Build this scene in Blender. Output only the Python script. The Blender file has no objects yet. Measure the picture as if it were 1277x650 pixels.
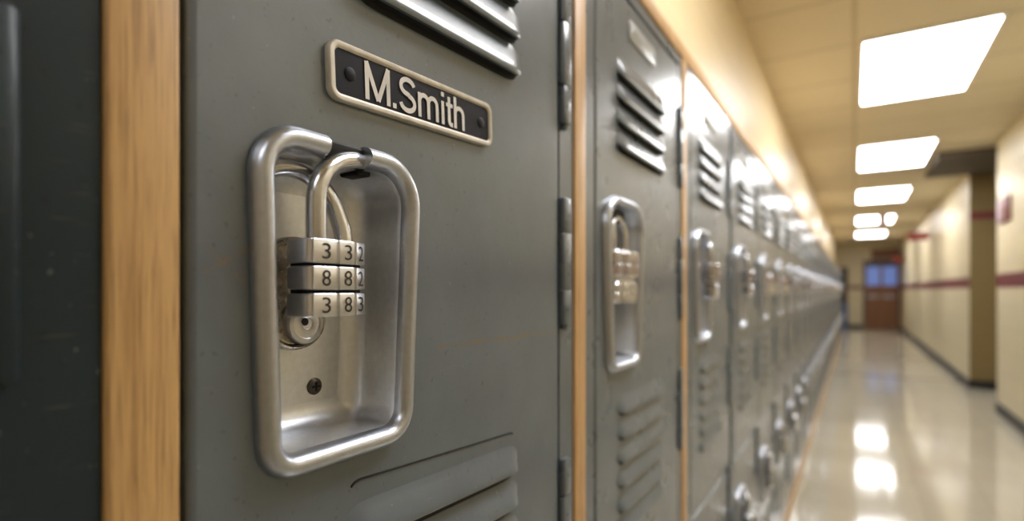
import bpy, bmesh, math, random
from mathutils import Vector, Matrix
random.seed(7)
S = bpy.context.scene
COL = S.collection
PI = math.pi

# ------------------------------------------------------------------ frame
CAM_H = 1.14          # camera height
FACE = -0.284         # plane of the locker doors
PITCH = 0.482         # one locker and its filler strip
FIRST = 0.142         # where the name-plate locker starts along the corridor
PLINTH = 0.06
N_AFTER = 35          # lockers from the name-plate one to the end of the row
CEIL = 2.54
WALL_R = 1.13
END_Y = 19.45
ROW_END = FIRST + PITCH * N_AFTER
Z0 = CAM_H - PLINTH

# ------------------------------------------------------------------ node helpers
def mat(name):
    m = bpy.data.materials.new(name); m.use_nodes = True
    return m, m.node_tree, m.node_tree.nodes['Principled BSDF']

def nd(t, kind, **kw):
    n = t.nodes.new(kind)
    for k, v in kw.items(): setattr(n, k, v)
    return n

def coords(t, scale=(1, 1, 1), src='Object'):
    tc = nd(t, 'ShaderNodeTexCoord'); mp = nd(t, 'ShaderNodeMapping')
    mp.inputs['Scale'].default_value = scale
    t.links.new(tc.outputs[src], mp.inputs['Vector'])
    return mp.outputs['Vector']

def noise(t, vec, scale, detail=3, rough=.5):
    n = nd(t, 'ShaderNodeTexNoise'); n.inputs['Scale'].default_value = scale
    n.inputs['Detail'].default_value = detail; n.inputs['Roughness'].default_value = rough
    t.links.new(vec, n.inputs['Vector']); return n.outputs['Fac']

def ramp(t, fac, stops):
    r = nd(t, 'ShaderNodeValToRGB'); e = r.color_ramp.elements
    while len(e) < len(stops): e.new(.5)
    for el, (p, c) in zip(e, stops): el.position = p; el.color = tuple(c) + (1,)
    t.links.new(fac, r.inputs['Fac']); return r.outputs['Color']

def bump(t, b, h, strength, dist):
    n = nd(t, 'ShaderNodeBump'); n.inputs['Strength'].default_value = strength; n.inputs['Distance'].default_value = dist
    t.links.new(h, n.inputs['Height']); t.links.new(n.outputs['Normal'], b.inputs['Normal'])

def mth(t, op, a, b=None):
    n = nd(t, 'ShaderNodeMath', operation=op)
    for i, v in enumerate((a, b)):
        if v is None: continue
        if isinstance(v, (int, float)): n.inputs[i].default_value = v
        else: t.links.new(v, n.inputs[i])
    return n.outputs[0]

def mixc(t, fac, a, b):
    n = nd(t, 'ShaderNodeMix', data_type='RGBA')
    for k, v in ((0, fac), (6, a), (7, b)):
        if isinstance(v, (int, float)): n.inputs[k].default_value = v
        elif isinstance(v, tuple): n.inputs[k].default_value = v + (1,)
        else: t.links.new(v, n.inputs[k])
    return n.outputs[2]

def simple(name, c, rough=.5, metal=0, nscale=60, nvar=.12, bmp=0.0, spec=None):
    m, t, b = mat(name)
    v = coords(t)
    f = noise(t, v, nscale)
    lo = tuple(x * (1 - nvar) for x in c); hi = tuple(min(1, x * (1 + nvar)) for x in c)
    t.links.new(ramp(t, f, [(.3, lo), (.7, hi)]), b.inputs['Base Color'])
    b.inputs['Roughness'].default_value = rough; b.inputs['Metallic'].default_value = metal
    if spec is not None: b.inputs['Specular IOR Level'].default_value = spec
    if bmp: bump(t, b, noise(t, v, nscale * 6), bmp, .001)
    return m

def paint(name, c, rough=.34, scratch=False, coat=.5):
    m, t, b = mat(name)
    v = coords(t)
    f1 = noise(t, v, 7, 5, .6)
    col = ramp(t, f1, [(.28, tuple(x * .80 for x in c)), (.72, tuple(x * 1.18 for x in c))])
    # small chips and pits of the paint
    ch = noise(t, v, 160, 2, .5)
    chm = ramp(t, ch, [(.66, (0, 0, 0)), (.71, (1, 1, 1))])
    col = mixc(t, mth(t, 'MULTIPLY', chm, .38), col, tuple(x * .35 for x in c))
    lite = ramp(t, noise(t, v, 240, 2, .5), [(.72, (0, 0, 0)), (.76, (1, 1, 1))])
    col = mixc(t, mth(t, 'MULTIPLY', lite, .30), col, (.42, .44, .43))
    # fine crossing hair-line scuffs
    sc = noise(t, coords(t, (1, 14, 260)), 2.2, 2)
    scm = ramp(t, sc, [(.68, (0, 0, 0)), (.71, (1, 1, 1))])
    col = mixc(t, mth(t, 'MULTIPLY', scm, .13), col, (.30, .25, .19))
    if scratch:
        sp = nd(t, 'ShaderNodeSeparateXYZ'); t.links.new(v, sp.inputs[0])
        wob = mth(t, 'MULTIPLY', noise(t, coords(t, (1, 18, 0)), 1.0, 3), .008)
        def line(u0, u1, z, slope, w, amt, src):
            zz = mth(t, 'SUBTRACT', sp.outputs['Z'], z - .004)
            zz = mth(t, 'SUBTRACT', zz, wob)
            zz = mth(t, 'SUBTRACT', zz, mth(t, 'MULTIPLY', mth(t, 'SUBTRACT', sp.outputs['Y'], u0), slope))
            a = mth(t, 'LESS_THAN', mth(t, 'ABSOLUTE', zz), w)
            a = mth(t, 'MULTIPLY', a, mth(t, 'GREATER_THAN', sp.outputs['Y'], u0))
            a = mth(t, 'MULTIPLY', a, mth(t, 'LESS_THAN', sp.outputs['Y'], u1))
            a = mth(t, 'MULTIPLY', a, ramp(t, noise(t, v, 130, 2), [(.35, (0, 0, 0)), (.6, (1, 1, 1))]))
            return mixc(t, mth(t, 'MULTIPLY', a, amt), src, (.19, .13, .075))
        col = line(.20, .405, Z0 - .046, 0, .0013, .95, col)
        col = line(.012, .045, Z0 + .010, .55, .0010, .75, col)
        col = line(.010, .034, Z0 + .026, -.9, .0009, .6, col)
    t.links.new(col, b.inputs['Base Color'])
    rr = nd(t, 'ShaderNodeMapRange'); rr.inputs[3].default_value = rough - .05; rr.inputs[4].default_value = rough + .09
    t.links.new(noise(t, v, 18, 4), rr.inputs[0]); t.links.new(rr.outputs[0], b.inputs['Roughness'])
    b.inputs['Coat Weight'].default_value = coat; b.inputs['Specular IOR Level'].default_value = .5 if coat > .2 else .25; b.inputs['Coat Roughness'].default_value = .16
    bump(t, b, mth(t, 'ADD', noise(t, v, 150, 4, .62), mth(t, 'MULTIPLY', noise(t, v, 9, 2), 5.0)), .26, .0006)
    return m

def wood(name, dark, light):
    m, t, b = mat(name)
    f = noise(t, coords(t, (60, 60, 2.6)), 2.2, 6, .62)
    g = noise(t, coords(t, (420, 420, 9)), 1.6, 4, .6)
    c = ramp(t, f, [(.30, dark), (.52, light), (.75, tuple(x * .82 for x in light))])
    c = mixc(t, mth(t, 'MULTIPLY', ramp(t, g, [(.52, (0, 0, 0)), (.68, (1, 1, 1))]), .8), c, tuple(x * .45 for x in dark))
    t.links.new(c, b.inputs['Base Color']); b.inputs['Roughness'].default_value = .42
    bump(t, b, g, .12, .0006)
    return m

def steel(name, c, rough, streak=False, metal=1.0):
    m, t, b = mat(name)
    v = coords(t, (1, 1, 30) if streak else (1, 1, 1))
    f = noise(t, v, 90 if streak else 220, 4, .6)
    t.links.new(ramp(t, f, [(.25, tuple(x * .86 for x in c)), (.75, c)]), b.inputs['Base Color'])
    b.inputs['Metallic'].default_value = metal
    rr = nd(t, 'ShaderNodeMapRange'); rr.inputs[3].default_value = rough - .05; rr.inputs[4].default_value = rough + .07
    t.links.new(f, rr.inputs[0]); t.links.new(rr.outputs[0], b.inputs['Roughness'])
    bump(t, b, f, .05, .0004)
    return m

def emis(name, c, s):
    m, t, b = mat(name)
    b.inputs['Base Color'].default_value = c + (1,); b.inputs['Roughness'].default_value = .4
    b.inputs['Emission Color'].default_value = c + (1,); b.inputs['Emission Strength'].default_value = s
    return m

M = {}
M['paint'] = paint('grey_locker_paint', (.114, .138, .162), .27)
M['hero'] = paint('grey_locker_paint_scuffed', (.118, .145, .172), .29, True)
M['shadowpaint'] = paint('shadowed_locker_paint', (.015, .027, .036), .42, False, .1)  # grey locker in shadow, the darkening put into its base colour
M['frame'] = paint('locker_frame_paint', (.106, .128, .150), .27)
M['slot_shade'] = simple('dark_slot_and_shade', (.006, .006, .007), .8)  # for real holes, and painted shade in gaps and under louvers
M['oak'] = wood('oak_strip', (.36, .20, .075), (.60, .37, .155))
M['oaklite'] = wood('oak_edge', (.42, .24, .10), (.62, .38, .17))
M['alu'] = steel('satin_aluminium', (.55, .585, .66), .32)
M['tray'] = steel('brushed_tray', (.74, .77, .83), .34, False, .85)
M['chrome'] = steel('worn_chrome', (.66, .67, .70), .2)
M['nickel'] = steel('nickel_dial', (.68, .685, .71), .33, True)
M['brass'] = steel('worn_bronze', (.46, .42, .36), .26)
M['black'] = simple('black_latch', (.007, .007, .008), .5, spec=.2)
M['ink'] = simple('black_digit', (.012, .011, .010), .6)
M['plate'] = simple('plate_black', (.008, .008, .014), .5, nscale=40, nvar=.3, spec=.16)
M['letter'] = simple('plate_letter', (.72, .70, .68), .5)
M['platerim'] = simple('plate_rim', (.60, .56, .49), .42, .25, 80, .15)
M['tag'] = simple('number_tag', (.34, .35, .34), .35, .4)
M['darkscrew'] = steel('dark_screw', (.10, .095, .09), .4)

def wall_mat(name, c, bump_s=.25):
    m, t, b = mat(name)
    v = coords(t, (1, 1, 1), 'Object')
    # block courses read from the length along the wall and the height
    sp = nd(t, 'ShaderNodeSeparateXYZ'); t.links.new(v, sp.inputs[0])
    cb = nd(t, 'ShaderNodeCombineXYZ')
    t.links.new(mth(t, 'ADD', sp.outputs['X'], sp.outputs['Y']), cb.inputs[0]); t.links.new(sp.outputs['Z'], cb.inputs[1])
    br = nd(t, 'ShaderNodeTexBrick'); br.inputs['Scale'].default_value = 1
    br.inputs['Brick Width'].default_value = .40; br.inputs['Row Height'].default_value = .20
    br.inputs['Mortar Size'].default_value = .005; br.inputs['Mortar Smooth'].default_value = .6
    br.inputs['Color1'].default_value = c + (1,); br.inputs['Color2'].default_value = tuple(x * .955 for x in c) + (1,)
    br.inputs['Mortar'].default_value = tuple(x * .80 for x in c) + (1,)
    t.links.new(cb.outputs[0], br.inputs['Vector'])
    f = noise(t, v, 1.6, 4)
    col = mixc(t, mth(t, 'MULTIPLY', f, .18), br.outputs['Color'], tuple(x * .8 for x in c))
    t.links.new(col, b.inputs['Base Color']); b.inputs['Roughness'].default_value = .38
    inv = mth(t, 'SUBTRACT', 1, br.outputs['Fac'])
    bump(t, b, inv, bump_s, .006)
    return m

M['wall'] = wall_mat('cream_block_wall', (.76, .67, .46))
M['walll'] = wall_mat('cream_wall_above_lockers', (.80, .66, .41), .1)
M['black_base'] = simple('black_baseboard', (.018, .018, .019), .4)
M['maroon'] = simple('maroon_paint', (.16, .02, .03), .4)
M['red'] = simple('red_sign', (.42, .035, .02), .4)
M['lilac'] = simple('pale_sign', (.62, .50, .55), .5)
M['jamb'] = wall_mat('wall_with_painted_shade', (.23, .165, .065))  # shade of the side passage put into the wall colour
M['soffit'] = simple('grey_soffit', (.11, .095, .075), .7, nscale=4)
M['brown'] = wood('brown_door', (.17, .065, .022), (.27, .115, .045))
M['darkdoor'] = wood('dark_door', (.035, .018, .012), (.06, .03, .02))
M['blueglass'] = emis('blue_daylight_pane', (.16, .25, .62), .45)
M['darkglass'] = simple('dark_pane', (.012, .013, .016), .12)
M['blue'] = simple('blue_plastic', (.08, .13, .30), .45)
M['tubewhite'] = simple('light_frame', (.82, .82, .80), .4)
M['light'] = emis('lit_diffuser', (.985, .985, 1.0), 15.0)
M['dimlight'] = emis('dim_diffuser', (.985, .985, 1.0), 4.5)

def floor_mat():
    m, t, b = mat('vinyl_tile')
    v = coords(t)
    ch = nd(t, 'ShaderNodeTexBrick'); ch.offset = 0
    ch.inputs['Scale'].default_value = 1; ch.inputs['Brick Width'].default_value = .305; ch.inputs['Row Height'].default_value = .305
    ch.inputs['Mortar Size'].default_value = .0016
    ch.inputs['Color1'].default_value = (.52, .48, .385, 1); ch.inputs['Color2'].default_value = (.485, .445, .355, 1)
    ch.inputs['Mortar'].default_value = (.33, .30, .23, 1)
    t.links.new(v, ch.inputs['Vector'])
    sp = noise(t, v, 70, 5, .7)
    col = mixc(t, mth(t, 'MULTIPLY', ramp(t, sp, [(.5, (0, 0, 0)), (.62, (1, 1, 1))]), .18), ch.outputs['Color'], (.30, .25, .17))
    # a darker joint across the corridor
    s2 = nd(t, 'ShaderNodeSeparateXYZ'); t.links.new(v, s2.inputs[0])
    j = mth(t, 'LESS_THAN', mth(t, 'ABSOLUTE', mth(t, 'SUBTRACT', s2.outputs['Y'], 8.72)), .07)
    col = mixc(t, mth(t, 'MULTIPLY', j, .85), col, (.16, .13, .095))
    t.links.new(col, b.inputs['Base Color'])
    rr = nd(t, 'ShaderNodeMapRange'); rr.inputs[3].default_value = .05; rr.inputs[4].default_value = .12
    t.links.new(noise(t, v, 2.5, 4), rr.inputs[0]); t.links.new(rr.outputs[0], b.inputs['Roughness'])
    b.inputs['Specular IOR Level'].default_value = .75
    bump(t, b, noise(t, v, 6, 3), .04, .004)
    return m
M['floor'] = floor_mat()

def ceil_mat():
    m, t, b = mat('tan_ceiling_tile')
    v = coords(t)
    br = nd(t, 'ShaderNodeTexBrick'); br.offset = 0
    br.inputs['Scale'].default_value = 1; br.inputs['Brick Width'].default_value = 1.22; br.inputs['Row Height'].default_value = .61
    br.inputs['Mortar Size'].default_value = .012
    br.inputs['Color1'].default_value = (.72, .65, .49, 1); br.inputs['Color2'].default_value = (.69, .62, .46, 1)
    br.inputs['Mortar'].default_value = (.52, .46, .33, 1)
    t.links.new(v, br.inputs['Vector'])
    col = mixc(t, mth(t, 'MULTIPLY', noise(t, v, 40, 4), .15), br.outputs['Color'], (.4, .32, .2))
    t.links.new(col, b.inputs['Base Color']); b.inputs['Roughness'].default_value = .75
    bump(t, b, noise(t, v, 120, 3), .2, .002)
    return m
M['ceil'] = ceil_mat()

# ------------------------------------------------------------------ mesh builder
class MB:
    def __init__(s): s.v = []; s.f = []; s.m = []; s.sm = []; s.mats = []
    def mi(s, k):
        if k not in s.mats: s.mats.append(k)
        return s.mats.index(k)
    def vert(s, p): s.v.append(tuple(p)); return len(s.v) - 1
    def face(s, idx, k, smooth=False): s.f.append(tuple(idx)); s.m.append(s.mi(k)); s.sm.append(smooth)
    def box(s, a, b, k, bev=0.0):
        x0, y0, z0 = (min(a[i], b[i]) for i in range(3)); x1, y1, z1 = (max(a[i], b[i]) for i in range(3))
        if bev <= 0:
            i = [s.vert(p) for p in ((x0,y0,z0),(x1,y0,z0),(x1,y1,z0),(x0,y1,z0),(x0,y0,z1),(x1,y0,z1),(x1,y1,z1),(x0,y1,z1))]
            for q in ((0,3,2,1),(4,5,6,7),(0,1,5,4),(1,2,6,5),(2,3,7,6),(3,0,4,7)): s.face([i[j] for j in q], k)
            return
        bm = bmesh.new(); bmesh.ops.create_cube(bm, size=1)
        for v in bm.verts: v.co = Vector(((x0+x1)/2 + v.co.x*(x1-x0), (y0+y1)/2 + v.co.y*(y1-y0), (z0+z1)/2 + v.co.z*(z1-z0)))
        bmesh.ops.bevel(bm, geom=bm.edges[:], offset=bev, segments=3, profile=.5, affect='EDGES')
        s.add(bm, k, True); bm.free()
    def add(s, bm, k, smooth=False):
        base = len(s.v); bm.verts.index_update()
        for v in bm.verts: s.v.append(tuple(v.co))
        for f in bm.faces: s.face([base + v.index for v in f.verts], k, smooth)
    def loft(s, loops, k, smooth=True, cap0=False, cap1=False, closed=True, skip=None, flip=False):
        ids = [[s.vert(p) for p in l] for l in loops]; n = len(loops[0])
        for a in range(len(ids) - 1):
            for i in range(n if closed else n - 1):
                if skip and skip(i): continue
                j = (i + 1) % n
                q = [ids[a][i], ids[a][j], ids[a+1][j], ids[a+1][i]]
                s.face(q[::-1] if flip else q, k, smooth)
        if cap0: s.face(ids[0] if flip else ids[0][::-1], k)
        if cap1: s.face(ids[-1][::-1] if flip else ids[-1], k)
        return ids
    def tube(s, pts, r, k, n=16, caps=True):
        pts = [Vector(p) for p in pts]; loops = []
        up = None
        for i, p in enumerate(pts):
            t = (pts[min(i+1, len(pts)-1)] - pts[max(i-1, 0)]).normalized()
            if up is None:
                up = Vector((1, 0, 0)) if abs(t.x) < .8 else Vector((0, 0, 1))
            up = (up - t * up.dot(t)).normalized(); w = t.cross(up)
            rr = r[i] if isinstance(r, (list, tuple)) else r
            loops.append([p + (up * math.cos(a) + w * math.sin(a)) * rr for a in [2*PI*j/n for j in range(n)]])
        s.loft(loops, k, True, caps, caps)
    def lathe(s, prof, k, c, axis='Z', n=28, smooth=True):
        loops = []
        for r, h in prof:
            l = []
            for j in range(n):
                a = 2*PI*j/n; ca, sa = r*math.cos(a), r*math.sin(a)
                if axis == 'Z': p = (c[0]+ca, c[1]+sa, c[2]+h)
                elif axis == 'X': p = (c[0]+h, c[1]+ca, c[2]+sa)
                else: p = (c[0]+sa, c[1]+h, c[2]+ca)
                l.append(p)
            loops.append(l)
        s.loft(loops, k, smooth, True, True)
    def fill_between(s, loops, k, normal=(1, 0, 0)):
        bm = bmesh.new(); es = []
        for l in loops:
            vs = [bm.verts.new(p) for p in l]
            for i in range(len(vs)): es.append(bm.edges.new((vs[i], vs[(i+1) % len(vs)])))
        bmesh.ops.triangle_fill(bm, use_beauty=True, use_dissolve=False, edges=es)
        N = Vector(normal)
        for f in bm.faces:
            f.normal_update()
            if f.normal.dot(N) < 0: f.normal_flip()
        s.add(bm, k, False); bm.free()
    def build(s, name, parent=None, loc=None, sharp=40):
        me = bpy.data.meshes.new(name); me.from_pydata(s.v, [], s.f)
        for k in s.mats: me.materials.append(M[k])
        for p, m, sm in zip(me.polygons, s.m, s.sm): p.material_index = m; p.use_smooth = sm
        me.update()
        me.set_sharp_from_angle(angle=math.radians(sharp))
        o = bpy.data.objects.new(name, me); COL.objects.link(o)
        if parent: o.parent = parent
        if loc: o.location = loc
        return o

def fix_normals(o):
    bm = bmesh.new(); bm.from_mesh(o.data); bmesh.ops.recalc_face_normals(bm, faces=bm.faces); bm.to_mesh(o.data); bm.free()
    return o

def smooth_path(pts, n=8):
    pts = [Vector(p) for p in pts]; out = []
    for i in range(len(pts) - 1):
        p0, p1, p2, p3 = pts[max(i-1, 0)], pts[i], pts[i+1], pts[min(i+2, len(pts)-1)]
        for j in range(n):
            t = j / n
            out.append(.5 * ((2*p1) + (p2-p0)*t + (2*p0-5*p1+4*p2-p3)*t*t + (3*p1-p0-3*p2+p3)*t**3))
    out.append(pts[-1]); return out

def outline(corners, radii, inset=0.0, n=8, top=18):
    """rounded convex outline in (u,h), counter-clockwise: BL, BR, TR, TL; the top edge is divided finely"""
    c = [Vector(p) for p in corners]; N = 4; lines = []
    for i in range(N):
        a, b = c[i], c[(i+1) % N]; d = (b - a).normalized(); nrm = Vector((-d.y, d.x))
        lines.append((a + nrm * inset, d))
    def meet(l1, l2):
        (p, d), (q, e) = l1, l2
        det = d.x * (-e.y) + e.x * d.y
        w = q - p; t = (w.x * (-e.y) + e.x * w.y) / det
        return p + d * t
    arcs = []
    for i in range(N):
        p = meet(lines[i-1], lines[i]); a, b = -lines[i-1][1], lines[i][1]
        r = max(radii[i] - inset, .0045)
        half = a.angle(b) / 2; bis = (a + b).normalized(); cen = p + bis * (r / math.sin(half))
        s0 = p + a * (r / math.tan(half)); s1 = p + b * (r / math.tan(half))
        a0 = math.atan2(*(s0 - cen).yx); a1 = math.atan2(*(s1 - cen).yx)
        if a1 < a0: a1 += 2 * PI
        arcs.append([cen + Vector((math.cos(a0 + (a1-a0)*j/n), math.sin(a0 + (a1-a0)*j/n))) * r for j in range(n + 1)])
    out = []
    for i in range(N):
        out += arcs[i]
        if i == 2 and top:
            e0, e1 = arcs[2][-1], arcs[3][0]
            out += [e0.lerp(e1, j / top) for j in range(1, top)]
    return out

def text_mesh(txt, size):
    cu = bpy.data.curves.new('lettering', 'FONT'); cu.body = txt; cu.size = size; cu.align_x = 'LEFT'; cu.resolution_u = 4
    o = bpy.data.objects.new('lettering', cu); COL.objects.link(o)
    bpy.context.view_layer.update()
    me = bpy.data.meshes.new_from_object(o.evaluated_get(bpy.context.evaluated_depsgraph_get()))
    vs = [v.co.copy() for v in me.vertices]; fs = [tuple(p.vertices) for p in me.polygons]
    bpy.data.objects.remove(o); bpy.data.curves.remove(cu); bpy.data.meshes.remove(me)
    return vs, fs

def add_text(b, txt, k, org, ux, uy, w=None, h=None, center=False, thick=0.0):
    """lay lettering on a plane: org = lower left (or centre), ux/uy unit vectors, fitted to w and h"""
    vs, fs = text_mesh(txt, 1.0)
    x0 = min(v.x for v in vs); x1 = max(v.x for v in vs); y0 = min(v.y for v in vs); y1 = max(v.y for v in vs)
    sy = h / (y1 - y0); sx = w / (x1 - x0) if w else sy
    org = Vector(org); ux = Vector(ux).normalized(); uy = Vector(uy).normalized()
    ox, oy = (-(x1-x0)/2*sx, -(y1-y0)/2*sy) if center else (0, 0)
    base = len(b.v)
    for v in vs: b.v.append(tuple(org + ux * ((v.x - x0) * sx + ox) + uy * ((v.y - y0) * sy + oy)))
    for f in fs: b.face([base + i for i in f], k)

def tag(o, label, cat, group=None, kind=None):
    if label: o['label'] = label
    if cat: o['category'] = cat
    if group: o['group'] = group
    if kind: o['kind'] = kind
    return o
def empty(name, loc, rz=0):
    o = bpy.data.objects.new(name, None); o.empty_display_size = .05; COL.objects.link(o); o.location = loc; o.rotation_euler[2] = rz
    return o
def copy_tree(o, parent=None):
    c = o.copy(); COL.objects.link(c)
    if parent: c.parent = parent
    for ch in list(o.children): copy_tree(ch, c)
    return c
def struct(b, name):
    o = b.build(name); o['kind'] = 'structure'; return o
ORD = ['zeroth','first','second','third','fourth','fifth','sixth','seventh','eighth','ninth','tenth','eleventh','twelfth','thirteenth','fourteenth',
       'fifteenth','sixteenth','seventeenth','eighteenth','nineteenth','twentieth']
def ordw(n):
    if n <= 20: return ORD[n]
    if n < 30: return 'twenty-' + ORD[n - 20]
    return 'thirtieth' if n == 30 else 'thirty-' + ORD[n - 30]

# ================================================================== THE SETTING
Y0 = -3.0
b = MB(); b.box((-.9, Y0, -.05), (3.0, END_Y, 0), 'floor'); struct(b, 'floor')
b = MB(); b.box((-.9, Y0, CEIL), (3.0, END_Y, CEIL + .1), 'ceil'); struct(b, 'ceiling')
b = MB()
b.box((-.90, Y0, 0), (-.78, END_Y, CEIL), 'walll')
b.box((-.78, Y0, CAM_H + .482), (-.49, END_Y, CEIL), 'walll')
b.box((-.78, ROW_END + .01, 0), (-.49, END_Y, CAM_H + .482), 'walll')
struct(b, 'wall_left')
OP0, OP1 = 6.74, 8.2
b = MB(); b.box((WALL_R, Y0, 0), (3.0, OP0, CEIL), 'wall'); struct(b, 'wall_right')
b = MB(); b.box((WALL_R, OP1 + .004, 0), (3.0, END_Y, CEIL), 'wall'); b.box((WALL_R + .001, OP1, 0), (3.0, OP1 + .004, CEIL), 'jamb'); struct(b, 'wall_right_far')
b = MB(); b.box((2.9, OP0, 0), (3.0, OP1, CEIL), 'wall'); struct(b, 'wall_passage')
b = MB(); b.box((-.9, END_Y, 0), (3.0, END_Y + .12, CEIL), 'wall'); struct(b, 'wall_end')
b = MB(); b.box((-.9, Y0 - .12, 0), (3.0, Y0, CEIL), 'wall'); struct(b, 'wall_back')
# black baseboards
b = MB(); b.box((WALL_R - .012, Y0, 0), (WALL_R, OP0, .10), 'black_base'); b.box((WALL_R - .012, OP0, 0), (2.9, OP0 + .012, .10), 'black_base'); struct(b, 'baseboard_right')
b = MB(); b.box((WALL_R - .012, OP1 - .012, 0), (WALL_R, END_Y, .10), 'black_base'); b.box((WALL_R, OP1 - .012, 0), (2.9, OP1, .10), 'black_base'); struct(b, 'baseboard_right_far')
b = MB(); b.box((-.49, END_Y - .012, 0), (.20, END_Y, .10), 'black_base'); struct(b, 'baseboard_end')
# maroon stripe
b = MB(); b.box((WALL_R - .003, Y0, 1.165), (WALL_R, OP0, 1.29), 'maroon'); struct(b, 'trim_1')
b = MB(); b.box((WALL_R - .003, OP1, 1.165), (WALL_R, END_Y, 1.29), 'maroon'); struct(b, 'trim_2')
b = MB(); b.box((-.15, END_Y - .003, 1.165), (.20, END_Y, 1.27), 'maroon'); struct(b, 'trim_3')
b = MB(); b.box((WALL_R + .0, OP1 - .004, 1.96), (2.9, OP1, 2.04), 'maroon'); struct(b, 'trim_4')
# dropped grey soffit at the opening of the side passage
b = MB(); b.box((.72, OP0 + .25, CEIL - .06), (2.9, OP1, CEIL), 'soffit'); struct(b, 'ceiling_soffit')
# oak base and cap rails of the locker bank
b = MB(); b.box((-.66, FIRST - PITCH, 0), (FACE + .004, ROW_END, PLINTH), 'oak'); struct(b, 'trim_5')
b = MB(); b.box((-.60, FIRST - PITCH, CAM_H + .452), (FACE + .002, ROW_END, CAM_H + .480), 'oaklite', .003); struct(b, 'trim_6')

# ================================================================== LOCKERS
def P(u, h, out=0.0): return (out, u, Z0 + h)
H_BOT = PLINTH - CAM_H           # lowest point of a locker (relative to the camera height)

def louver(b, u0, u1, ht, hb, depth, k, skew=0.0, under=0.0, sl=.0055):
    """a pressed louver: swells from the top to a lip, its shaded underside painted dark"""
    n = 26; prof = [(0, 0), (.10, .07), (.24, .25), (.45, .53), (.66, .80), (.84, .98), (.93, 1.0), (1.0, .90)]
    rows, lips, backs = [], [], []
    hm = (ht - hb)
    for i in range(n + 1):
        t = i / n; u = u0 + (u1 - u0) * t
        e = min(1, min(t, 1 - t) * (u1 - u0) / .022); e = math.sqrt(max(0, 1 - (1 - e) ** 2))
        sk = skew * (t - .5)
        row = [P(u, ht + sk - hm * (.5 + (a - .5) * (.55 + .45 * e)), .0002 + depth * e * o) for a, o in prof]
        rows.append(row)
        lip = Vector(row[-1]); lips.append(tuple(lip))
        backs.append((0.0006, lip.y, lip.z + .001))
    b.loft(rows, k, True, closed=False, flip=False)
    mids = [tuple(Vector(p).lerp(Vector(q), under)) for p, q in zip(lips, backs)]
    if under: b.loft([lips, mids], k, False, closed=False)
    b.loft([mids, backs], 'slot_shade', False, closed=False)
    bl = [(.0005, p[1], p[2] - sl * math.sqrt(max(0, 1 - (2*i/n - 1) ** 8))) for i, p in enumerate(backs)]
    b.loft([backs, bl], 'slot_shade', False, closed=False)  # dark strip on the door face, painting the shadow below the lip

def make_door(name, parent, u0, u1, h0, h1, hole, louvers, k, slotline=None):
    b = MB()
    rect = [(u0, h0), (u1, h0), (u1, h1), (u0, h1)]
    loops = []
    for ins, out in ((0, -.018), (0, -.0045), (.0006, -.0022), (.0022, -.0006), (.0045, 0)):
        loops.append([P(p.x, p.y, out) for p in outline(rect, [.003]*4, ins, 3, 0)])
    b.loft(loops, k, True)
    hl = [P(p.x, p.y, 0) for p in hole]
    b.fill_between([loops[-1], hl], k)
    b.loft([hl, [P(p.x, p.y, -.012) for p in hole]], k, False)
    b.fill_between([loops[0], [P(p.x, p.y, -.018) for p in hole]], k, (-1, 0, 0))
    for (a, c, t, l, dep, sk) in louvers: louver(b, a, c, t, l, dep, k, sk, .5 if dep < .0095 else .35, (.0060 if dep < .0075 else .0078) if t < 0 else .0055)
    if slotline:
        a, c, ht, hb, sk = slotline
        pts = []
        for i in range(4, 9): pts.append(P(a + .008 - .008*math.sin(PI*i/8), (ht+hb)/2 - sk/2 - (ht-hb)/2*math.cos(PI*i/8), .0004))
        for i in range(1, 12): t = i/12; pts.append(P(a + .008 + (c-a-.014)*t, ht + sk*(t-.5), .0004))
        for i in range(4): pts.append(P(c - .006 + .006*math.sin(PI*i/10), (ht+hb)/2 + sk/2 + (ht-hb)/2*math.cos(PI*i/10), .0004))
        b.tube(pts, .0007, 'slot_shade', 6)
    return b.build(name, parent)

def make_cup(name, parent, corners, radii, bw, bh, depth, gap=None, cove=.014, label=None):
    """recessed handle: rolled rim bead and a pressed tray"""
    b = MB()
    ol0 = outline(corners, radii, 0)
    skip = None
    if gap:
        mids = [(ol0[i].x + ol0[(i+1) % len(ol0)].x)/2 for i in range(len(ol0))]
        hy = max(p.y for p in ol0) - .02
        skip = lambda i: gap[0] < mids[i] < gap[1] and ol0[i].y > hy
    loops = []
    for j in range(11):
        a = PI * j / 10
        loops.append([P(p.x, p.y, .0004 + bh * math.sin(a)) for p in outline(corners, radii, bw/2 * (1 - math.cos(a)))])
    b.loft(loops, 'alu', True, skip=skip)
    if gap:   # close the two cut ends of the bead
        idx = [i for i in range(len(ol0)) if skip(i)]
        for i in (idx[0], (idx[-1] + 1) % len(ol0)):
            b.face([b.vert(l[i]) for l in loops], 'alu')
    prof = [(.003, .0003), (bw*.96, .0003), (bw + .0008, -.003), (bw + .002, -(depth - cove))]
    for j in range(1, 8):
        a = PI/2 * j / 7
        prof.append((bw + .002 + cove * (1 - math.cos(a)), -(depth - cove) - cove * math.sin(a)))
    tl = [[P(p.x, p.y, o) for p in outline(corners, radii, i)] for i, o in prof]
    b.loft(tl, 'tray', True)
    b.fill_between([tl[-1]], 'tray')
    return b.build(name, parent, sharp=55)

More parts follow.
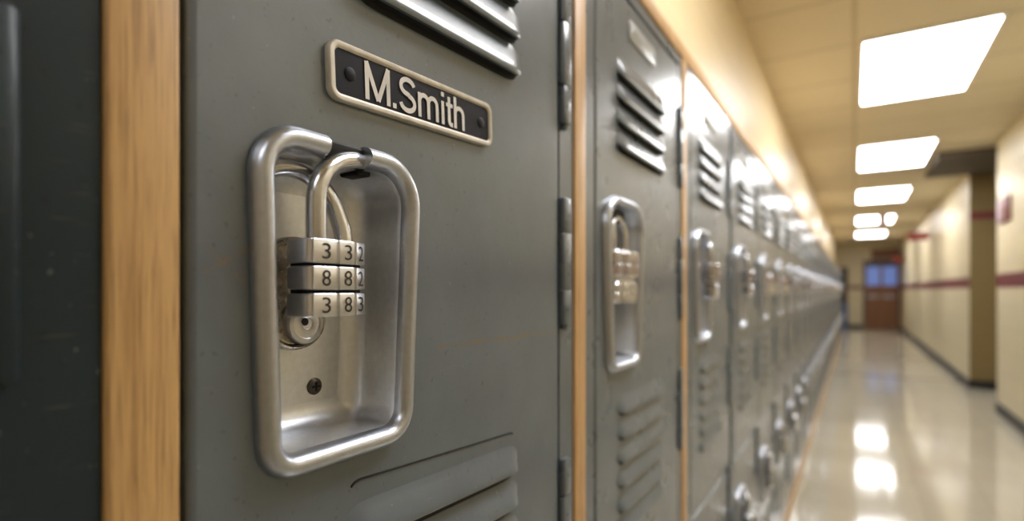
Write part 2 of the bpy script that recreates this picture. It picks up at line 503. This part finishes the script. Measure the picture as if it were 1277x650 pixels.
def make_hinge(name, parent, u, h0, h1, k, knuckles=(.27, .72), pin=False):
    b = MB(); L = h1 - h0; cuts = [0] + list(knuckles) + [1]
    for i in range(len(cuts) - 1):
        a, c = h0 + L * cuts[i] + .0006, h0 + L * cuts[i+1] - .0006
        w = .0105 if i % 2 else .0092
        prof = []
        for j in range(20):
            t = 2*PI*j/20
            prof.append((abs(math.cos(t)) ** .6 * math.copysign(w, math.cos(t)), abs(math.sin(t)) ** .45 * math.copysign(.0048, math.sin(t))))
        loops = []
        for hh, s in ((a, .86), (a + .0012, 1), (c - .0012, 1), (c, .86)):
            loops.append([P(u + x*s, hh, .0015 + y*s) for x, y in reversed(prof)])
        b.loft(loops, k, True, True, True, flip=True)
    b.lathe([(.0042, -.0006), (.0042, .0), (.003, .0)], 'slot_shade', P(u, h0, .0015))
    b.lathe([(.0015, -.006), (.0038, -.004), (.0042, 0)], k, P(u, h0, .0015))
    # small screw dots
    for i, f in enumerate((.12, .40, .58, .86)):
        b.lathe([(.0014, 0), (.0014, .0002)], 'slot_shade', P(u - .0025 + .004*(i % 2), h0 + L*f, .0064), 'X', 10)
    return fix_normals(b.build(name, parent))

def make_frame(name, parent, uL, uR, split, w, k):
    """front stiles and rails with side, top, bottom and back sheets"""
    b = MB(); top = .452; d0, d1 = -.34, -.004
    b.box(P(0, H_BOT, -.36), P(.0015, top, d1), k)
    b.box(P(w - .0015, H_BOT, -.36), P(w, top, d1), k)
    b.box(P(.0015, top - .0015, -.36), P(w - .0015, top, d1), k)
    b.box(P(.0015, H_BOT, -.36), P(w - .0015, H_BOT + .0015, d1), k)
    b.box(P(.0015, H_BOT + .0015, -.36), P(w - .0015, top - .0015, -.357), k)
    if uL > .004: b.box(P(.0015, H_BOT + .002, -.020), P(uL - .003, top - .002, -.001), k)
    b.box(P(uR + .003, H_BOT + .002, -.020), P(w - .0015, top - .002, -.001), k)
    b.box(P(uL + .001, .433, -.020), P(uR - .001, top - .002, -.001), k)
    b.box(P(uL + .001, split - .012, -.020), P(uR - .001, split + .012, -.0035), k)
    b.box(P(uL + .001, H_BOT + .002, -.020), P(uR - .001, H_BOT + .018, -.001), k)
    b.box(P(.003, split - .001, -.33), P(w - .003, split + .001, -.03), k)
    # dark shadow behind the door gaps
    b.box(P(uL - .003, H_BOT + .018, -.030), P(uL + .012, .433, -.0205), 'slot_shade')
    b.box(P(uR - .012, H_BOT + .018, -.030), P(uR + .003, .433, -.0205), 'slot_shade')
    return b.build(name, parent)

def number_tag(parent, u0, u1, h0, h1):
    b = MB(); rr = outline([(u0, h0), (u1, h0), (u1, h1), (u0, h1)], [.006]*4, 0, 4, 0); ri = outline([(u0, h0), (u1, h0), (u1, h1), (u0, h1)], [.006]*4, .0015, 4, 0)
    b.loft([[P(p.x, p.y, .0002) for p in rr], [P(p.x, p.y, .0016) for p in rr], [P(p.x, p.y, .0024) for p in ri]], 'tag', True, False, True)
    for u in (u0 + .008, u1 - .008): b.lathe([(.003, 0), (.003, .0006), (.0018, .0012)], 'alu', P(u, (h0+h1)/2, .0024), 'X', 12)
    return b.build('number_tag', parent)

def latch_bar(parent, u0, u1, hb, ht, out0, out1):
    b = MB(); b.box(P(u0, hb, out0), P(u1, ht, out1), 'black', .002)
    b.box(P(u0 + .006, hb - .012, out0 + .004), P(u0 + .014, hb + .002, out0 + .010), 'black', .0015)
    return b.build('latch', parent)

SPLIT = -.47
TOPS = [(.200 + .034*i) for i in range(4)]
def std_louvers(u0, u1, lower_n=6, shift=0.0, up=True):
    L = []
    if up:
        for hb in TOPS: L.append((u0, u1, hb + .032 + shift, hb + shift, .0092, 0))
    for i in range(lower_n):
        ht = -.150 - .035*i
        L.append((u0 + .004, u1 - .002, ht + shift, ht - .0275 + shift, .0072, 0))
    return L

def lower_door(parent, u0, u1, k):
    c = [(.066, -.77), (.170, -.77), (.180, -.575), (.056, -.575)]; r = [.024, .024, .036, .036]
    lv = [(u0 + .06, u1 - .08, -.515 - .0*i, -.54, .010, 0) for i in range(1)]
    lv = [(.10, .33, -.84 - .035*i, -.867 - .035*i, .0072, 0) for i in range(5)]
    d = make_door('door', parent, u0, u1, H_BOT + .022, SPLIT - .008, outline(c, r, .004), lv, k)
    make_cup('handle_cup', d, c, r, .013, .009, .036, None, .012)
    latch_bar(d, .098, .138, -.600, -.588, -.030, -.004)
    return d

def std_locker(k, frame_k, filler=False, uR=.423):
    """the ordinary locker of the row: two doors, tall recessed handles, hinges at the far edge"""
    t = empty('locker', (0, 0, 0))
    w = PITCH if filler else .450
    uL = .032
    fr = make_frame('frame', t, uL, uR, SPLIT, w, frame_k)
    c = [(.066, -.114), (.186, -.114), (.204, .132), (.050, .132)]; r = [.024, .024, .046, .046]
    d = make_door('door', t, uL, uR, SPLIT + .008, .428, outline(c, r, .004), std_louvers(.105, .328), k)
    make_cup('handle_cup', d, c, r, .014, .010, .040, None, .013)
    latch_bar(d, .104, .150, .096, .114, -.034, -.004)
    number_tag(d, .155, .275, .372, .402)
    lower_door(t, uL, uR, k)
    for a in (.20, -.05, -.30, -.62, -.93): make_hinge('hinge', t, .4325, a, a + .15, k)
    return t

# ---- the name-plate locker
hero = empty('locker', (FACE, FIRST, PLINTH))
tag(hero, 'scuffed grey steel locker with black nameplate and large recessed handle beside thick oak strip', 'locker', 'grey lockers along the corridor')
uL, uR = .004, .411
make_frame('frame', hero, uL, uR, SPLIT, .450, 'frame')
hc = [(.0405, -.111), (.162, -.111), (.1725, .0975), (.0340, .0975)]; hr = [.024, .027, .037, .031]
lv = []
for i in range(5):
    hb = .2035 + .0355*i
    lv.append((.105, .322, hb + .032, hb, .0105, .010))
for i in range(7):
    ht = -.147 - .0335*i
    lv.append((.105, .320, ht, ht - .0262, .0078, -.009))
hd = make_door('door', hero, uL, uR, SPLIT + .008, .428, outline(hc, hr, .004), lv, 'hero', (.109, .312, -.1335, -.1405, -.011))
make_cup('handle_cup', hd, hc, hr, .0145, .010, .040, (.0835, .1195), .016)
# latch in the cut of the rim
b = MB()
for (u0, u1, h0, h1, o0, o1) in ((.0845, .1190, .084, .0958, -.010, .0022), (.1175, .1300, .0790, .0935, -.022, -.003), (.0845, .1190, .0845, .0955, -.034, -.008)):
    b.box(P(u0, h0, o0), P(u1, h1, o1), 'black', .0018)
b.build('latch', hd)
# lock plate: two joined lobes with a rolled edge
lob = []
cl, cu_, su = (-.0205), .0175, .0915
pts = []
for i in range(25):
    a = -PI*1.06 + (PI*1.12) * i / 24
    pts.append((su + .0232*math.cos(a), cl + .0198*math.sin(a)))
for i in range(25):
    a = -.03*PI + (PI*1.06) * i / 24
    pts.append((su + .0232*math.cos(a), cu_ + .0185*math.sin(a)))
cen_u = su
sm = []
for u, h in pts:
    pinch = 1 - .42 * math.exp(-((h - (-.002)) / .0085) ** 2)
    sm.append((cen_u + (u - cen_u) * pinch, h))
b = MB()
def lobe(s, out):
    return [P(cen_u + (u - cen_u)*s, -.0025 + (h + .0025)*(s + (1-s)*.45), out) for u, h in sm]
b.loft([lobe(1, -.0395), lobe(1.0, -.034), lobe(.97, -.0315), lobe(.90, -.0305), lobe(.84, -.0325), lobe(.80, -.035)], 'brass', True)
b.face([b.vert(p) for p in lobe(.80, -.035)], 'brass')
b.build('lock_plate', hd, sharp=60)
b = MB(); b.lathe([(.0142, -.036), (.0142, -.030), (.0132, -.0282), (.0105, -.0275), (.0098, -.0284), (.0055, -.0284), (.0040, -.0275), (.0036, -.0280)], 'nickel', P(su + .0045, -.0225, 0), 'X', 36)
b.lathe([(.0026, -.0279), (.0026, -.0272)], 'slot_shade', P(su + .0025, -.0212, 0), 'X', 18)
bt = fix_normals(b.build('lock_button', hd))
# dark screw in the tray
b = MB(); b.lathe([(.0060, -.0405), (.0060, -.0392), (.0050, -.0382), (.0030, -.0378)], 'darkscrew', P(.111, -.068, 0), 'X', 24)
b.box(P(.1076, -.0686, -.0378), P(.1144, -.0674, -.0372), 'slot_shade'); b.box(P(.1104, -.0714, -.0378), P(.1116, -.0646, -.0372), 'slot_shade')
fix_normals(b.build('screw', hd))
# staple arching from the tray
st = smooth_path([P(.0500, .046, -.036), P(.0520, .061, -.028), P(.0600, .0725, -.023), P(.0740, .0775, -.0185), P(.0890, .0735, -.0150), P(.1010, .0600, -.0110), P(.1060, .0430, -.0065), P(.1068, .0310, -.0045), P(.1068, .0240, -.0045)], 8)
b = MB(); b.tube(st, .0059, 'chrome', 20); b.build('staple', hd)
# nameplate
b = MB()
tilt = math.radians(2.6); cu, chh = .1785, .1450; W, Hh = .1815, .0385
def NP(x, y, o):
    return P(cu + x*math.cos(tilt) - y*math.sin(tilt), chh + x*math.sin(tilt) + y*math.cos(tilt), o)
rc = [(-W/2, -Hh/2), (W/2, -Hh/2), (W/2, Hh/2), (-W/2, Hh/2)]
def nl(ins, o): return [NP(p.x, p.y, o) for p in outline(rc, [.0085]*4, ins, 8, 0)]
b.loft([nl(0, .0002), nl(0, .0040), nl(.0008, .0050), nl(.0030, .0052), nl(.0042, .0046), nl(.0048, .0036)], 'platerim', True)
b.fill_between([nl(.0046, .0037)], 'plate')
uy = Vector((0, -math.sin(tilt), math.cos(tilt))); ux = Vector((0, math.cos(tilt), math.sin(tilt)))
CAP = .0255; NST = [0]
def ribbon(pts, w, x0, sx=1.0, closed=False):
    """a flat pen stroke of width w (in cap heights) through pts"""
    q = [Vector(p) for p in pts]; L, Rr = [], []
    for i, p in enumerate(q):
        t = (q[min(i+1, len(q)-1)] - q[max(i-1, 0)]).normalized(); n = Vector((-t.y, t.x)) * w / 2
        L.append(p + n); Rr.append(p - n)
    NST[0] += 1; oo = .0042 + .00004 * NST[0]
    f = lambda p: NP(x0 + p.x*CAP*sx, (p.y - .5)*CAP, oo)
    b.loft([[f(p) for p in Rr], [f(p) for p in L]], 'letter', False, closed=False)
def arcp(cx, cy, rx, ry, a0, a1, n=14):
    return [(cx + rx*math.cos(math.radians(a0 + (a1-a0)*i/n)), cy + ry*math.sin(math.radians(a0 + (a1-a0)*i/n))) for i in range(n + 1)]
SW = .142
xm = -.0612; k = .0235 / CAP                      # M
for p in ([(.07, 0), (.07, 1)], [(k-.07, 0), (k-.07, 1)], [(.055, 1), (k/2, .04)], [(k/2, .04), (k-.055, 1)]): ribbon(p, SW, xm)
ribbon([(k + .16, 0), (k + .16, .14)], .14, xm)   # full stop
xs = -.0288                                       # S
ribbon([(x, y) for x, y in arcp(.38, .735, .29, .205, 15, 262, 20)] + [(.46, .50)] + arcp(.37, .27, .305, .215, 78, -172, 20), SW, xs, .95)
def stem(x, x0, top=.72, bot=0): ribbon([(x, bot), (x, top)], SW*.95, x0)
def arch(x, w, x0, top=.73): ribbon([(x, .40)] + arcp(x + w/2, top - .06 - .20, w/2, .20, 180, 0, 16)[1:] + [(x + w, 0)], SW*.95, x0)
xx = xs + .80*CAP; stem(.06, xx); arch(.06, .40, xx); arch(.46, .40, xx)                    # m
xx += 1.08*CAP; stem(.06, xx); ribbon([(.06, .86), (.06, 1.0)], SW, xx)                     # i
xx += .20*CAP; ribbon([(.17, .92), (.17, .16)] + arcp(.27, .16, .10, .10, 180, 275, 8)[1:] + [(.35, .06)], SW*.95, xx); ribbon([(.02, .66), (.35, .66)], SW*.85, xx)   # t
xx += .42*CAP; stem(.06, xx, 1.0); arch(.06, .42, xx)                                       # h
for x in (-.0735, .0745):
    b.lathe([(.0046, .0036), (.0046, .0041), (.0030, .0047)], 'plate', NP(x, 0, 0), 'X', 20)
npo = b.build('nameplate', hd); npo['label'] = 'black nameplate with white lettering and cream rim'
lower_door(hero, uL + .02, uR, 'paint')
for a, c in ((.190, .352), (-.040, .106), (-.345, -.192)): make_hinge('hinge', hero, .4225, a, c, 'paint', (.27, .72))

# ---- the locker on the near side of the oak strip, its shadow painted into the colour
dark = std_locker('shadowpaint', 'shadowpaint', False, .405)
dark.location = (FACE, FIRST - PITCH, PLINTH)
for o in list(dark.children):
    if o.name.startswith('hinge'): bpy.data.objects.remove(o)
for a, c in ((.19, .35), (-.037, .112), (-.345, -.192)): make_hinge('hinge', dark, .4105, a, c, 'shadowpaint', ())
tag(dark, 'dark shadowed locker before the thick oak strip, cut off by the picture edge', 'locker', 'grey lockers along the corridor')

# ---- the rest of the row
proto = std_locker('paint', 'frame'); proto2 = std_locker('paint', 'frame', True)
lockers = []
for i in range(1, N_AFTER):
    if i == 1: o = proto
    elif i == 3: o = proto2
    else: o = copy_tree(proto if i < 3 else proto2)
    o.location = (FACE, FIRST + PITCH * i, PLINTH)
    if i == 1: lab = 'grey steel locker with number tag, directly past the nameplate locker and second oak strip'
    else: lab = 'grey steel locker, %s along the row after the nameplate locker' % ordw(i)
    if i == N_AFTER - 1: lab = 'grey steel locker at the far end of the row by end wall'
    tag(o, lab, 'locker', 'grey lockers along the corridor')
    lockers.append(o)

# ---- oak filler strips
for i, lab in ((-1, 'wide vertical oak strip with dark grain before the nameplate locker'),
               (0, 'pale oak strip between nameplate locker and the next locker'),
               (1, 'thin blurred oak strip after the second grey locker with padlock')):
    b = MB(); b.box((-.36, 0, 0), (.0015, .032, CAM_H + .452 - PLINTH), 'oak' if i < 0 else 'oaklite', .0022)
    o = b.build('oak_strip', None, (FACE, FIRST + PITCH * (i + 1) - .032, PLINTH))
    tag(o, lab, 'wooden strip', 'oak strips between lockers')

# ================================================================== PADLOCKS
# the combination padlock on the name-plate locker
org = Vector((FACE + .005, FIRST + .088, CAM_H + .008))
pad = empty('padlock', org)
tag(pad, 'nickel combination padlock with three rows of numbered dials hanging below the black nameplate', 'padlock', 'padlocks on the lockers')
def W(s, h, D): return Vector((-D, s, CAM_H + h)) - org
sec = [(.2125, .2965), (.2055, .2880), (.2050, .2715), (.2062, .2692), (.2078, .2686), (.2082, .2696), (.2088, .2696), (.2092, .2683), (.2252, .2679),
       (.2258, .2694), (.2282, .2696), (.2288, .2684), (.2402, .2690), (.2407, .2704), (.2428, .2708), (.2434, .2700), (.2530, .2735), (.2545, .2775), (.2545, .2890), (.2490, .2965)]
rows = [((.0307, .0163), '332'), ((.0143, .0003), '882'), ((-.0020, -.0160), '383')]
cenS, cenD = .230, .282
for (h1, h0), digs in rows:
    b = MB(); loops = []
    for h, k in ((h0, .965), (h0 + .0007, 1), (h1 - .0007, 1), (h1, .965)):
        loops.append([W(cenS + (s - cenS)*k, h, cenD + (D - cenD)*k) for s, D in sec])
    b.loft(loops, 'nickel', False, True, True)
    for ch, (sa, Da), (sb, Db), f in zip(digs, ((.2092, .2683), (.2288, .2684), (.2434, .2700)), ((.2252, .2679), (.2402, .2690), (.2530, .2735)), (.56, .58, .5)):
        a = W(sa, 0, Da); c = W(sb, 0, Db); d = (c - a).normalized(); nrm = d.cross(Vector((0, 0, 1))); nrm = nrm if nrm.x > 0 else -nrm
        p = a.lerp(c, f) + nrm * .00025 + Vector((0, 0, (h0 + h1)/2))
        add_text(b, ch, 'ink', p, d, (0, 0, 1), .0062, .0096, True)
    fix = b.build('dial', pad)
b = MB(); b.box(W(.210, -.0150, .2925), W(.2515, .0298, .2745), 'black', .002); b.build('core', pad)
lp = smooth_path([W(.2205, .0240, .2805), W(.2205, .0320, .2805), W(.2205, .0480, .2805), W(.2210, .0600, .2805), W(.2240, .0690, .2805), W(.2300, .0765, .2815), W(.2400, .0828, .2835), W(.2520, .0868, .2850), W(.2600, .0880, .2870), W(.2660, .0882, .2890)], 8)
b = MB(); b.tube(lp, .0061, 'chrome', 22); b.build('shackle', pad)

def lobed(us, r, h0, h1, out):
    """ring outline round a row of overlapping barrels"""
    pts = []; n = 96; c = sum(us)/len(us)
    for i in range(n):
        a = 2*PI*i/n; d = Vector((math.cos(a), math.sin(a))); best = 0
        for u in us:
            q = Vector((u - c, 0)); bq = q.dot(d); disc = bq*bq - (q.length_squared - r*r)
            if disc >= 0: best = max(best, bq + math.sqrt(disc))
        pts.append((c + d.x*best, out + d.y*best))
    return pts
def make_padlock():
    t = empty('padlock', (0, 0, 0))
    for us, r, h0, h1 in (((-.033, -.001, .031), .0175, -.002, .036), ((-.031, 0, .029), .0155, -.038, -.008)):
        b = MB(); pr = lobed(us, r, h0, h1, 0); cx = sum(p[0] for p in pr)/len(pr)
        loops = []
        for h, k in ((h0, .86), (h0 + .004, 1), ((h0+h1)/2 - .0015, 1), ((h0+h1)/2, .95), ((h0+h1)/2 + .0015, 1), (h1 - .004, 1), (h1, .86)):
            loops.append([(y*k, cx + (x - cx)*k, h) for x, y in pr])
        b.loft(loops, 'chrome', True, True, True); fix_normals(b.build('dial', t, sharp=30))
    b = MB(); b.box((-.011, -.036, -.034), (.011, .034, .030), 'nickel', .004); b.build('core', t)
    arc = [(0, -.022, .030), (0, -.022, .060), (-.002, -.018, .074), (-.004, 0, .084), (-.002, .018, .074), (0, .022, .060), (0, .022, .030)]
    b = MB(); b.tube(smooth_path(arc, 6), .0052, 'chrome', 14); b.build('shackle', t)
    return t
pp = make_padlock(); first = True
for i in range(1, N_AFTER):
    for low in (False, True):
        o = pp if first else copy_tree(pp); first = False
        z = CAM_H + (.020 if not low else -.672)
        o.location = (FACE + (-.004 if i == 1 and not low else .018), FIRST + PITCH*i + (.124 if not low else .118), z)
        o.rotation_euler = (0, 0, random.uniform(-.12, .12) + (0 if i == 1 else random.choice((.25, -.2, .1))))
        who = 'grey locker past the second oak strip' if i == 1 else ('%s locker after the nameplate locker' % ordw(i))
        if low: tag(o, 'chrome padlock on the low door of the %s' % who, 'padlock', 'padlocks on the lockers')
        else: tag(o, 'chrome padlock on the upper door of the %s' % who, 'padlock', 'padlocks on the lockers')

# ================================================================== CORRIDOR FITTINGS
def ceiling_light(y, lab, k='light'):
    t = empty('ceiling_light', (.34, y, CEIL))
    b = MB()
    for a, c in (((-.31, -.61), (.31, -.595)), ((-.31, .595), (.31, .61)), ((-.31, -.595), (-.295, .595)), ((.295, -.595), (.31, .595))):
        b.box((a[0], a[1], -.018), (c[0], c[1], 0), 'tubewhite')
    b.build('frame', t)
    b = MB(); b.box((-.295, -.595, -.014), (.295, .595, -.002), k); b.build('diffuser', t)
    tag(t, lab, 'ceiling light', 'fluorescent panels down the corridor')
ceiling_light(-1.30, 'lit white ceiling panel above and behind the viewpoint', 'dimlight')
ceiling_light(1.45, 'lit white ceiling panel above the nameplate locker end of corridor')
for y, lab in ((4.24, 'largest lit white ceiling panel, reaching into the top corner'), (6.9, 'second lit ceiling panel down the corridor, broad white'),
               (9.66, 'third lit ceiling panel down the corridor, mid-size'), (12.95, 'fourth lit ceiling panel down the corridor, small and blurred'), (16.2, 'smallest lit ceiling panel, nearest the brown double door')):
    ceiling_light(y, lab)

# red signs standing out from the right wall
def wall_sign(y, z, w, h, lab, k, back):
    t = empty('wall_sign', (WALL_R, y, z))
    b = MB(); b.box((-w, -.02, -h/2), (-.02, .02, h/2), k, .006); b.build('sign_panel', t)
    b = MB(); b.box((-.05, -.012, h/2 - .03), (0, .012, h/2 + .03), back, .003); b.build('bracket', t)
    tag(t, lab, 'wall sign')
wall_sign(12.1, 2.10, .32, .14, 'red sign standing out from the cream wall past the side passage', 'red', 'soffit')
wall_sign(18.3, 1.98, .24, .12, 'small red sign high on the wall near the brown double door', 'red', 'soffit')
t = empty('wall_sign', (WALL_R, 6.35, CAM_H + .71))
b = MB(); b.box((-.02, -.16, -.11), (0, .16, .11), 'maroon', .004); b.build('sign_panel', t)
b = MB(); b.box((-.022, .16, -.11), (0, .27, .11), 'lilac', .004); b.build('side_panel', t)
tag(t, 'maroon sign plate on the near cream wall beside the side passage', 'wall sign')

t = empty('hanging_sign', (.43, 11.9, CEIL))
b = MB(); b.box((-.07, -.012, -.26), (.07, .012, -.06), 'lilac', .004); b.build('sign_panel', t)
b = MB(); b.box((-.01, -.006, -.065), (.01, .006, 0), 'tubewhite'); b.build('bracket', t)
tag(t, 'small pale sign hanging from the ceiling before the fourth light panel', 'hanging sign')
# brown double door at the end
t = empty('door_1', (.68, END_Y, 0)); t['kind'] = 'structure'
b = MB()
for a, c in (((-.46, 0), (-.42, 2.02)), ((.40, 0), (.44, 2.02)), ((-.42, 1.93), (.40, 2.02))): b.box((a[0], -.05, a[1]), (c[0], 0, c[1]), 'darkdoor')
b.build('door_frame', t)
for s in (-1, 1):
    x0, x1 = ((-.415, -.012) if s < 0 else (-.008, .395))
    b = MB()
    b.box((x0, -.04, .01), (x1, -.005, 1.28), 'brown'); b.box((x0, -.04, 1.84), (x1, -.005, 1.92), 'darkdoor')
    b.box((x0, -.04, 1.28), (x0 + .035, -.005, 1.84), 'brown'); b.box((x1 - .035, -.04, 1.28), (x1, -.005, 1.84), 'brown')
    d = b.build('door_leaf', t)
    b = MB(); b.box((x0 + .035, -.024, 1.28), (x1 - .035, -.018, 1.84), 'blueglass'); b.build('pane', d)
    b = MB(); b.box((x0 + .05, -.075, .93), (x1 - .05, -.055, .97), 'alu', .004)
    for xx in (x0 + .06, x1 - .08): b.box((xx, -.06, .935), (xx + .02, -.04, .965), 'alu')
    b.build('push_bar', d)
b = MB(); b.box((.42, END_Y - .05, 2.04), (1.12, END_Y, 2.36), 'brown'); struct(b, 'trim_7')
# dark door half hidden by the end of the lockers
t = empty('door_2', (-.30, END_Y, 0)); t['kind'] = 'structure'
b = MB(); b.box((-.16, -.03, 0), (.13, -.001, 1.84), 'darkdoor'); d = b.build('door_leaf', t)
b = MB(); b.box((-.12, -.036, 1.25), (.10, -.030, 1.75), 'darkglass'); b.build('pane', d)
# blue bin in front of it
t = empty('bin', (-.29, 18.9, 0))
b = MB(); rc2 = [(-.12, -.15), (.12, -.15), (.12, .15), (-.12, .15)]
lp = []
for z, s in ((0, .82), (.02, .86), (.70, 1.0), (.72, 1.04), (.74, 1.04), (.74, .96), (.70, .95), (.10, .84)):
    lp.append([(p.x*s, p.y*s, z) for p in outline(rc2, [.03]*4, 0, 5, 0)])
b.loft(lp, 'blue', True, True, True); b.build('bin_body', t)
tag(t, 'blue bin on the floor at the far end of the lockers', 'bin')

# ================================================================== LIGHT AND CAMERA
w = bpy.data.worlds.new('World'); S.world = w; w.use_nodes = True
w.node_tree.nodes['Background'].inputs[0].default_value = (.9, .85, .75, 1); w.node_tree.nodes['Background'].inputs[1].default_value = .02
cam = bpy.data.cameras.new('camera'); co = bpy.data.objects.new('camera', cam); COL.objects.link(co)
co.location = (0, 0, CAM_H); co.rotation_euler = (PI/2, 0, math.radians(32.1))
cam.sensor_width = 36; cam.lens = 681 / 1277 * 36; cam.shift_y = 37 / 1277; cam.clip_start = .01; cam.clip_end = 60
cam.dof.use_dof = True; cam.dof.focus_distance = .385; cam.dof.aperture_fstop = 2.9
S.camera = co
S.view_settings.view_transform = 'Standard'; S.view_settings.look = 'None'; S.view_settings.exposure = 0
S.cycles.use_denoising = True; S.cycles.sample_clamp_indirect = 6; S.cycles.caustics_reflective = False; S.cycles.caustics_refractive = False
S.cycles.max_bounces = 10; S.cycles.diffuse_bounces = 5
